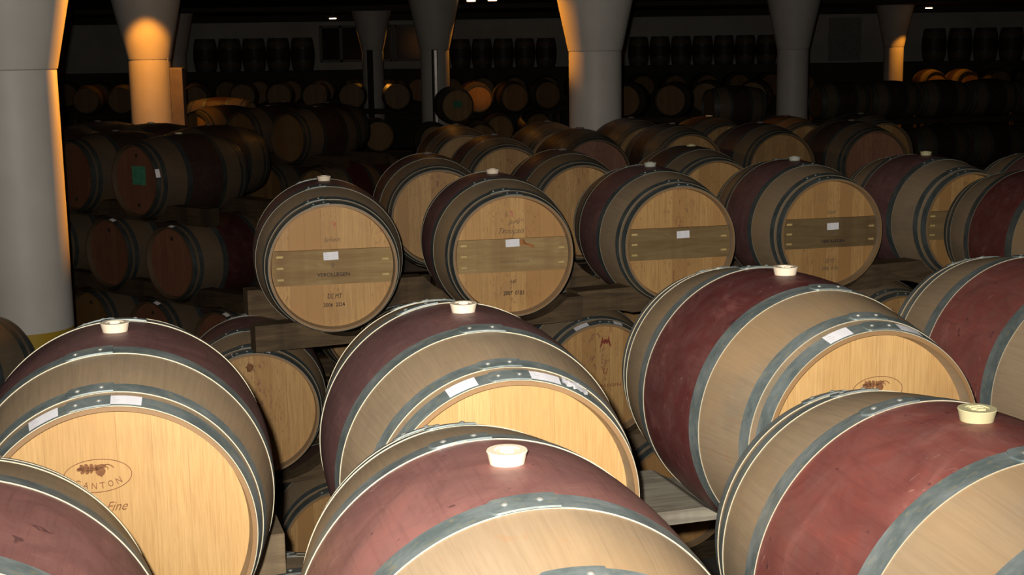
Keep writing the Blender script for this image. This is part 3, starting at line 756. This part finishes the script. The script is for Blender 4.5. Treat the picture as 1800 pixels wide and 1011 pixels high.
rack((-.119, 3.29), 17.5, [B1, B2, B3, B4], AB[:4], [
    ('rack_timber', -1.35, -.43, -.40, -.20, -1.205, -1.33, 'timber whose end stands between the emblem barrel and the nearest one', 'timber_lit'),
    ('rack_timber', .20, 1.9, -.42, -.30, -1.285, -1.35, 'brown timber under the grey plank'),
    ('rack_plank', .22, .98, -.46, -.10, -1.235, -1.275, 'wide weathered grey plank between the centre and dark red barrels', 'plank')])
rack((-.119, 3.29), 17.5, AB[:4], [b for b in ALL if b.get('group') == 'hidden lowest barrels of the front rows'][:4], [
    ('rack_timber', -1.7, 1.9, -.36, -.24, -1.88, -1.97, 'lower timber across the second row'), ('rack_timber', -1.7, 1.9, .22, .34, -1.88, -1.97, 'lower front timber across the second row')])

# ------------------------------------------------------------------ rows D, E, F behind the facing row
SKIP = set()
BG = [0]
def bg(x, y, level, yaw, label, group, **kw):
    BG[0] += 1
    if BG[0] in SKIP: return None
    o = barrel(x, y, level, yaw, label, group, **kw); o['_bg'] = BG[0]; return o
G_D = 'barrels in the dim row behind the facing row'
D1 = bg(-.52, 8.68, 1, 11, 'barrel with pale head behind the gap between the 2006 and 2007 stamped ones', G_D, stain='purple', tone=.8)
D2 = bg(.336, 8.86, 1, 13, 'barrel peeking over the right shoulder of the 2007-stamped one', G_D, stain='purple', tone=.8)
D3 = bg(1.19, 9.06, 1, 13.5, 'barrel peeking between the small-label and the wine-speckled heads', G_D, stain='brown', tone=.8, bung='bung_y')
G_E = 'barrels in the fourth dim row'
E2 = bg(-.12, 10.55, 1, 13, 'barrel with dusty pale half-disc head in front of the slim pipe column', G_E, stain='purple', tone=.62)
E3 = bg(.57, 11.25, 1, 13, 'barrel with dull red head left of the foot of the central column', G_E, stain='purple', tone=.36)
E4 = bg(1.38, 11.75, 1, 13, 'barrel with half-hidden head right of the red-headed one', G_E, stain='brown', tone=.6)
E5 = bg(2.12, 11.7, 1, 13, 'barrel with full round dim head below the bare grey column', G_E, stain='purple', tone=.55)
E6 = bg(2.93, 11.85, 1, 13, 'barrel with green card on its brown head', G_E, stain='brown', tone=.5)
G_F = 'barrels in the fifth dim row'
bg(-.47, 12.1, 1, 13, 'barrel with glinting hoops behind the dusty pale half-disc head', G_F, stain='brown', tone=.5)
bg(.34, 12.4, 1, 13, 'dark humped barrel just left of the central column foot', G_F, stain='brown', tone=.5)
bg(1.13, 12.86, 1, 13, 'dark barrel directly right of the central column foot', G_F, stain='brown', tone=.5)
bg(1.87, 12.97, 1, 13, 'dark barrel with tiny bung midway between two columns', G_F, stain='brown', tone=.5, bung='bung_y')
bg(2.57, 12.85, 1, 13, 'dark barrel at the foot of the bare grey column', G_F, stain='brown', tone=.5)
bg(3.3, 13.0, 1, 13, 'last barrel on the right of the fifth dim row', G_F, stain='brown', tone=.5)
if E6: add(E6, 'green_card', card_mesh('green_card', .11, .09, .0, -.04, -HEAD_Y - .002), 'tag', front(E6))
DLOW = []
for x, y, wh in ((-.93, 8.55, 'far left'), (-.1, 8.77, 'left centre'), (.76, 8.96, 'right centre'), (1.6, 9.2, 'far right')):
    DLOW.append(bg(x, y, 2, 12, 'dark lower-level barrel in the gap behind the facing row, ' + wh, 'lower-level barrels behind the facing row', stain='brown', tone=.6, bung=None))


# ------------------------------------------------------------------ left stacks, turned towards the left
ca, sa = math.cos(math.radians(-38)), math.sin(math.radians(-38))
def plug(root, z, r=.018, x=0):
    if root is None: return
    bm = bmesh.new(); poly(bm, [(math.cos(2 * PI * k / 16), math.sin(2 * PI * k / 16)) for k in range(16)], x, z, r, YH)
    add(root, 'head_plug', seal(bm, 'head_plug'), 'cork', front(root) if child(root, 'front_head') else root)
G_L1 = 'dark barrels of the left stack'
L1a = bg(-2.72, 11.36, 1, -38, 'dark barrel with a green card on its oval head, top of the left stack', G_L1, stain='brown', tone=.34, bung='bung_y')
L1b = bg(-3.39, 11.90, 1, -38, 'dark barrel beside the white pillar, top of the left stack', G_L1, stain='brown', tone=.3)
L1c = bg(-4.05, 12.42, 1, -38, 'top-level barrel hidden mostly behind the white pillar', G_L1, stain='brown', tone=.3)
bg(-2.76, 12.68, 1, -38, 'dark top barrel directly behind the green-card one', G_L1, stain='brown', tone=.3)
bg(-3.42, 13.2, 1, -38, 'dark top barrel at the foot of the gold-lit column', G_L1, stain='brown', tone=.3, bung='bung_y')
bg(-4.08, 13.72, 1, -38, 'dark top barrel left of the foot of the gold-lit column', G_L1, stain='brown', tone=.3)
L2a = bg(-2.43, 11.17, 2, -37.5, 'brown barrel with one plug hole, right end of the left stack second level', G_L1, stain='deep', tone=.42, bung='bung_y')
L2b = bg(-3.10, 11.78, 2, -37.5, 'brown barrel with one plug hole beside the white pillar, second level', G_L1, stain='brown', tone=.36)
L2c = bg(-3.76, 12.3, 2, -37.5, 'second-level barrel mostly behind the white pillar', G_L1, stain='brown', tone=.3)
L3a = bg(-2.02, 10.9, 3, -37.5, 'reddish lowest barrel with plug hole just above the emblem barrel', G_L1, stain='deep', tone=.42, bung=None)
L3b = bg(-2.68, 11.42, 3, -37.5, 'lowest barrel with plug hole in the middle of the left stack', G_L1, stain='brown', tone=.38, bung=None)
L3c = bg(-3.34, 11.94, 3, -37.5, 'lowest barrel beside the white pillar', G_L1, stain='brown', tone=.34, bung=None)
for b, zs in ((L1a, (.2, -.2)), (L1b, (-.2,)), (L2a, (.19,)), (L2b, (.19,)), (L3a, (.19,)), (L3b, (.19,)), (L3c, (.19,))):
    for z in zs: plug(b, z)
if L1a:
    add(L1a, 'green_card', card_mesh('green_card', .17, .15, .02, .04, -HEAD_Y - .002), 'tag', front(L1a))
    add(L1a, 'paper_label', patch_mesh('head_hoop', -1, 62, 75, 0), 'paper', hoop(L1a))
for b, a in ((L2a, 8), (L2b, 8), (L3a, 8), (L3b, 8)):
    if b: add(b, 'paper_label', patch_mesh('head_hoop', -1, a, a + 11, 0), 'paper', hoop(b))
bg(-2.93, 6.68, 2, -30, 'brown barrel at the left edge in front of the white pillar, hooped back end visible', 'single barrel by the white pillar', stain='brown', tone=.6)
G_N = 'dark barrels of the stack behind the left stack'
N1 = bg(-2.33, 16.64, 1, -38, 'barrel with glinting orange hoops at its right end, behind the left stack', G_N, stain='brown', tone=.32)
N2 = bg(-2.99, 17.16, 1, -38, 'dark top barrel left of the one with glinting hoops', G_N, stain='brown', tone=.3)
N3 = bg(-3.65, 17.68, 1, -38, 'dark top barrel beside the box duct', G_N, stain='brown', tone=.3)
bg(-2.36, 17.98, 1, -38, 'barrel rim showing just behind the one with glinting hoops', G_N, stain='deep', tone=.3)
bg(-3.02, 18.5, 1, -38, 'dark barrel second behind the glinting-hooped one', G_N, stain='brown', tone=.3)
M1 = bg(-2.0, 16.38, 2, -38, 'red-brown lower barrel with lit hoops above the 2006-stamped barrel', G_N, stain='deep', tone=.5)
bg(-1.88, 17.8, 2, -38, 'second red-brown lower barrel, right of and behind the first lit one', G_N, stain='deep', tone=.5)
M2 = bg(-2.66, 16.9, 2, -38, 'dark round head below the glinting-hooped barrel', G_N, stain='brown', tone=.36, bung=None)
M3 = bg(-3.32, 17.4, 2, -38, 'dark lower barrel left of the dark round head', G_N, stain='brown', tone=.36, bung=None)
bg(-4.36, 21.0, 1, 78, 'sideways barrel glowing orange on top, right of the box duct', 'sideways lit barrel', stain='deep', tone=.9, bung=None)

def redden(*rs):
    for r in rs:
        if r is None: continue
        for h in [front(r)]:
            h.material_slots[0].link = 'OBJECT'; h.material_slots[0].material = MT['head_red']
redden(E3, E6, L1a, L1b, L2a, L2b, L3a, L3b)
# ------------------------------------------------------------------ centre stacks
G_P = 'barrels of the lit pile right of the slim pipe column'
P1 = bg(-1.04, 25.7, 1, 13, 'round-headed barrel with a green card right of the slim pipe column', G_P, stain='brown', tone=.55)
bg(-1.45, 25.6, 2, 13, 'lower barrel under the green-card one, left of it', G_P, stain='brown', tone=.5, bung=None)
bg(-.62, 25.8, 2, 13, 'lower barrel under the green-card one, right of it', G_P, stain='brown', tone=.5, bung=None)
bg(-.74, 29.5, 1, 13, 'orange-lit barrel behind the green-card one', G_P, stain='deep', tone=.9)
bg(.02, 29.7, 1, 13, 'dim barrel right of the orange-lit one', G_P, stain='brown', tone=.5)
bg(-.30, 29.2, 2, 13, 'lower barrel with an orange band of light over its top', G_P, stain='deep', tone=.6, bung=None)
bg(.52, 29.9, 2, 13, 'dim lower barrel right of the orange-banded one', G_P, stain='brown', tone=.4, bung=None)
bg(.75, 31.0, 1, 13, 'dim upper barrel near the central column', G_P, stain='brown', tone=.4)
bg(-2.66, 27.5, 2, 13, 'lone lower barrel with a reddish head left of the slim pipe column', G_P, stain='brown', tone=.5, bung=None)
if P1: add(P1, 'green_card', card_mesh('green_card', .16, .12, .0, .03, -HEAD_Y - .002), 'tag', front(P1))
ORD = ['first', 'second', 'third', 'fourth', 'fifth', 'sixth', 'seventh', 'eighth', 'ninth', 'tenth', 'eleventh', 'twelfth']
def far_row(pts, level, yaw, group, where, tone=.45, stain='brown'):
    for k, (x, y) in enumerate(pts): bg(x, y, level, yaw, '%s barrel from the left %s' % (ORD[k], where) if k < 12 else 'dark barrel ' + where, group, lod='far', stain=stain, tone=tone)
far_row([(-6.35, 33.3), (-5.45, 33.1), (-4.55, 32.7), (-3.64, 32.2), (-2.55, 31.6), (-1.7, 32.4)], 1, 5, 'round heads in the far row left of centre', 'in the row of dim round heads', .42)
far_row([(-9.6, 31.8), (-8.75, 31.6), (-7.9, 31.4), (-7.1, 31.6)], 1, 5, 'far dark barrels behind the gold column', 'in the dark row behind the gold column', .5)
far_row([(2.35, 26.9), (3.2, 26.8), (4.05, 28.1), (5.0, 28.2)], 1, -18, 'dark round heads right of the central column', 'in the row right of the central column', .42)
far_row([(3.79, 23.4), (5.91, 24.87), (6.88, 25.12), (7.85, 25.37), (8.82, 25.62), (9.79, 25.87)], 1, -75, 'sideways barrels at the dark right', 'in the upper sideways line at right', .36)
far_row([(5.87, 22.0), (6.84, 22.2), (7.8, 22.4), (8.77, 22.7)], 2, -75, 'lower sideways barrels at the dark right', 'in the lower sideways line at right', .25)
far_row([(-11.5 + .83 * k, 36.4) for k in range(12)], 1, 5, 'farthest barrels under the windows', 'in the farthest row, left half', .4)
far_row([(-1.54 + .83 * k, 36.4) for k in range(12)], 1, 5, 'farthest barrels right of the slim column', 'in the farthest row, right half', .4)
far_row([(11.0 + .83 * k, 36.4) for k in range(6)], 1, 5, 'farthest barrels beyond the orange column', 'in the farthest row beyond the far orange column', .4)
# casks standing on end on the ledge
def upright(px, sc_, k, where, grp):
    X = (px - 900) / 59.7; BG[0] += 1
    if BG[0] in SKIP: return
    o = link('standing_cask', FAR, None); o.rotation_euler = (PI / 2, 0, 0); o.scale = (sc_,) * 3
    o.location = (X, 40.5 + .35 * sc_, EYE - .5 + HL * sc_); o.color = STAINS['brown'] + (.4,); o['_bg'] = BG[0]
    tagit(o, '%s upright cask from the left %s' % (ORD[k], where) if k < 12 else 'upright cask ' + where, 'cask', grp); ALL.append(o)
for k in range(5): upright(375 + 42.1 * k, .995, k, 'against the wall left of the windows', 'casks standing left of the far windows')
for k in range(5): upright(817 + 37 * k, .88, k, 'against the wall left of the central column', 'casks standing left of the central column')
for k in range(7): upright(1125 + 37 * k, .88, k, 'against the wall right of the central column', 'casks standing right of the central column')
for k in range(4): upright(1637 + 44.5 * k, 1.0, k, 'against the wall at the right edge', 'casks standing at the right edge')

# ------------------------------------------------------------------ timbers of the dim racks
def stand(pts, level, label, off=.30, yaw=None):
    """a trestle carrying one row of barrels: two long bearers on square legs"""
    (x0, y0), (x1, y1) = pts[0], pts[-1]; L = math.hypot(x1 - x0, y1 - y0) + .7; zt = LEVEL[level] + .02
    root = bpy.data.objects.new('barrel_stand', None); COL.objects.link(root); root.location = ((x0 + x1) / 2, (y0 + y1) / 2, 0)
    root.rotation_euler = (0, 0, math.atan2(y1 - y0, x1 - x0) if yaw is None else math.radians(yaw)); tagit(root, label, 'rack', 'timber stands of the dim rows')
    for sg in (-1, 1):
        o = link('bearer', box_mesh('bearer', L, .09, .10, .004, (0, sg * off, zt - .05)), None, root); o.color = (1, 1, 1, .5); o.data.materials.append(MT['timber'])
        n = max(2, int(L / 2) + 1)
        for k in range(n):
            o = link('leg', box_mesh('leg', .09, .09, zt - .1, .004, (-L / 2 + .1 + (L - .2) * k / (n - 1), sg * off, (zt - .1) / 2)), None, root); o.data.materials.append(MT['timber'])
stand([(-6.35, 33.25), (-1.7, 32.1)], 1, 'timber stand under the row of dim round heads')
stand([(-9.6, 31.8), (-7.1, 31.6)], 1, 'timber stand behind the gold column')
stand([(2.35, 26.9), (3.2, 26.8)], 1, 'timber stand right of the central column'); stand([(4.05, 28.1), (5.0, 28.2)], 1, 'timber stand left of the bare grey column')
stand([(3.79, 23.4), (3.8, 23.4)], 1, 'timber stand of the single sideways barrel', yaw=15)
stand([(5.91, 24.87), (9.79, 25.87)], 1, 'timber stand of the upper sideways line'); stand([(5.87, 22.0), (8.77, 22.7)], 2, 'timber stand of the lower sideways line')
stand([(-11.5, 36.4), (-2.37, 36.4)], 1, 'timber stand under the farthest row, left half'); stand([(-1.54, 36.4), (7.6, 36.4)], 1, 'timber stand under the farthest row, right half')
stand([(11.0, 36.4), (15.2, 36.4)], 1, 'timber stand beyond the far orange column')
stand([(-4.36, 21.0), (-4.35, 21.0)], 1, 'timber stand under the sideways lit barrel', yaw=-12)
stand([(.75, 31.0), (.751, 31.0)], 1, 'timber stand near the central column', yaw=13)
stand([(-1.45, 25.6), (-.62, 25.8)], 2, 'timber stand under the green-card pile'); stand([(-3.0, 27.5), (-2.3, 27.5)], 2, 'timber stand carrying the lone reddish-headed barrel, pale edge showing')

rack((-.52, 8.68), 13, [D1, D2, D3], DLOW, [('rack_timber', -.7, 2.5, .27, .38, -1.18, -1.32, 'dark timber under the heads of the row behind the facing one'), ('rack_timber', -.7, 2.5, -.40, -.28, -1.18, -1.32, 'dark rear timber of the row behind the facing one')])
rack((-2.72, 11.36), -38, [L1a, L1b, L1c], [L2a, L2b, L2c], [('rack_timber', -2.0, .75, .25, .37, -1.18, -1.32, 'dark timber between top and second level of the left stack'), ('rack_timber', -2.0, .80, -.42, -.28, -1.18, -1.32, 'rear timber end sticking out right of the left stack')])
rack((-2.72, 11.36), -38, [L2a, L2b, L2c], [L3a, L3b, L3c], [('rack_timber', -1.9, 1.1, .25, .37, -1.82, -1.96, 'dark timber between second and lowest level of the left stack'), ('rack_timber', -1.9, 1.1, -.40, -.28, -1.82, -1.96, 'rear lower timber of the left stack')])
rack((-2.33, 16.64), -38, [N1, N2, N3], [M1, M2, M3], [('rack_timber', -2.0, .8, .25, .37, -1.18, -1.32, 'dark timber under the glinting-hooped barrel'), ('rack_timber', -2.0, .8, -.40, -.28, -1.18, -1.32, 'rear timber under the glinting-hooped barrel')])
stand([(-.93, 8.55), (1.6, 9.2)], 2, 'low stand carrying the barrels in the gap behind the facing row')
stand([(-.12, 10.55), (-.119, 10.55)], 1, 'stand under the dusty pale half-disc barrel', yaw=13)
stand([(.62, 11.28), (2.93, 11.85)], 1, 'stand under the rest of the fourth dim row')
stand([(-.47, 12.15), (.34, 12.38)], 1, 'stand under the humped barrels left of the central column'); stand([(1.16, 12.88), (3.3, 12.98)], 1, 'stand under the fifth dim row right of the central column')
stand([(-2.76, 12.68), (-4.08, 13.72)], 1, 'stand under the second rank of the left stack'); stand([(-2.02, 10.9), (-3.34, 11.94)], 3, 'floor bearers of the left stack')
stand([(-2.0, 16.38), (-3.32, 17.4)], 2, 'stand under the red-brown lit barrels'); stand([(-2.36, 17.98), (-3.02, 18.5)], 1, 'stand behind the glinting-hooped barrel')
stand([(-1.88, 17.8), (-1.879, 17.8)], 2, 'stand under the second red-brown barrel', yaw=-38); stand([(-2.93, 6.68), (-2.929, 6.68)], 2, 'stand of the barrel in front of the white pillar', yaw=-30)
stand([(-.30, 29.2), (.52, 29.9)], 2, 'stand under the orange-banded barrel'); stand([(-.74, 29.5), (-.739, 29.5)], 1, 'stand under the orange-lit barrel', yaw=13)
stand([(-1.68, 6.25), (2.4, 7.95)], 3, 'floor bearers under the facing rack')
stand([(-.932, 3.165), (1.608, 3.98)], 3, 'floor bearers under the second row'); stand([(-.815, 1.9), (.803, 2.312)], 3, 'floor bearers under the nearest row')
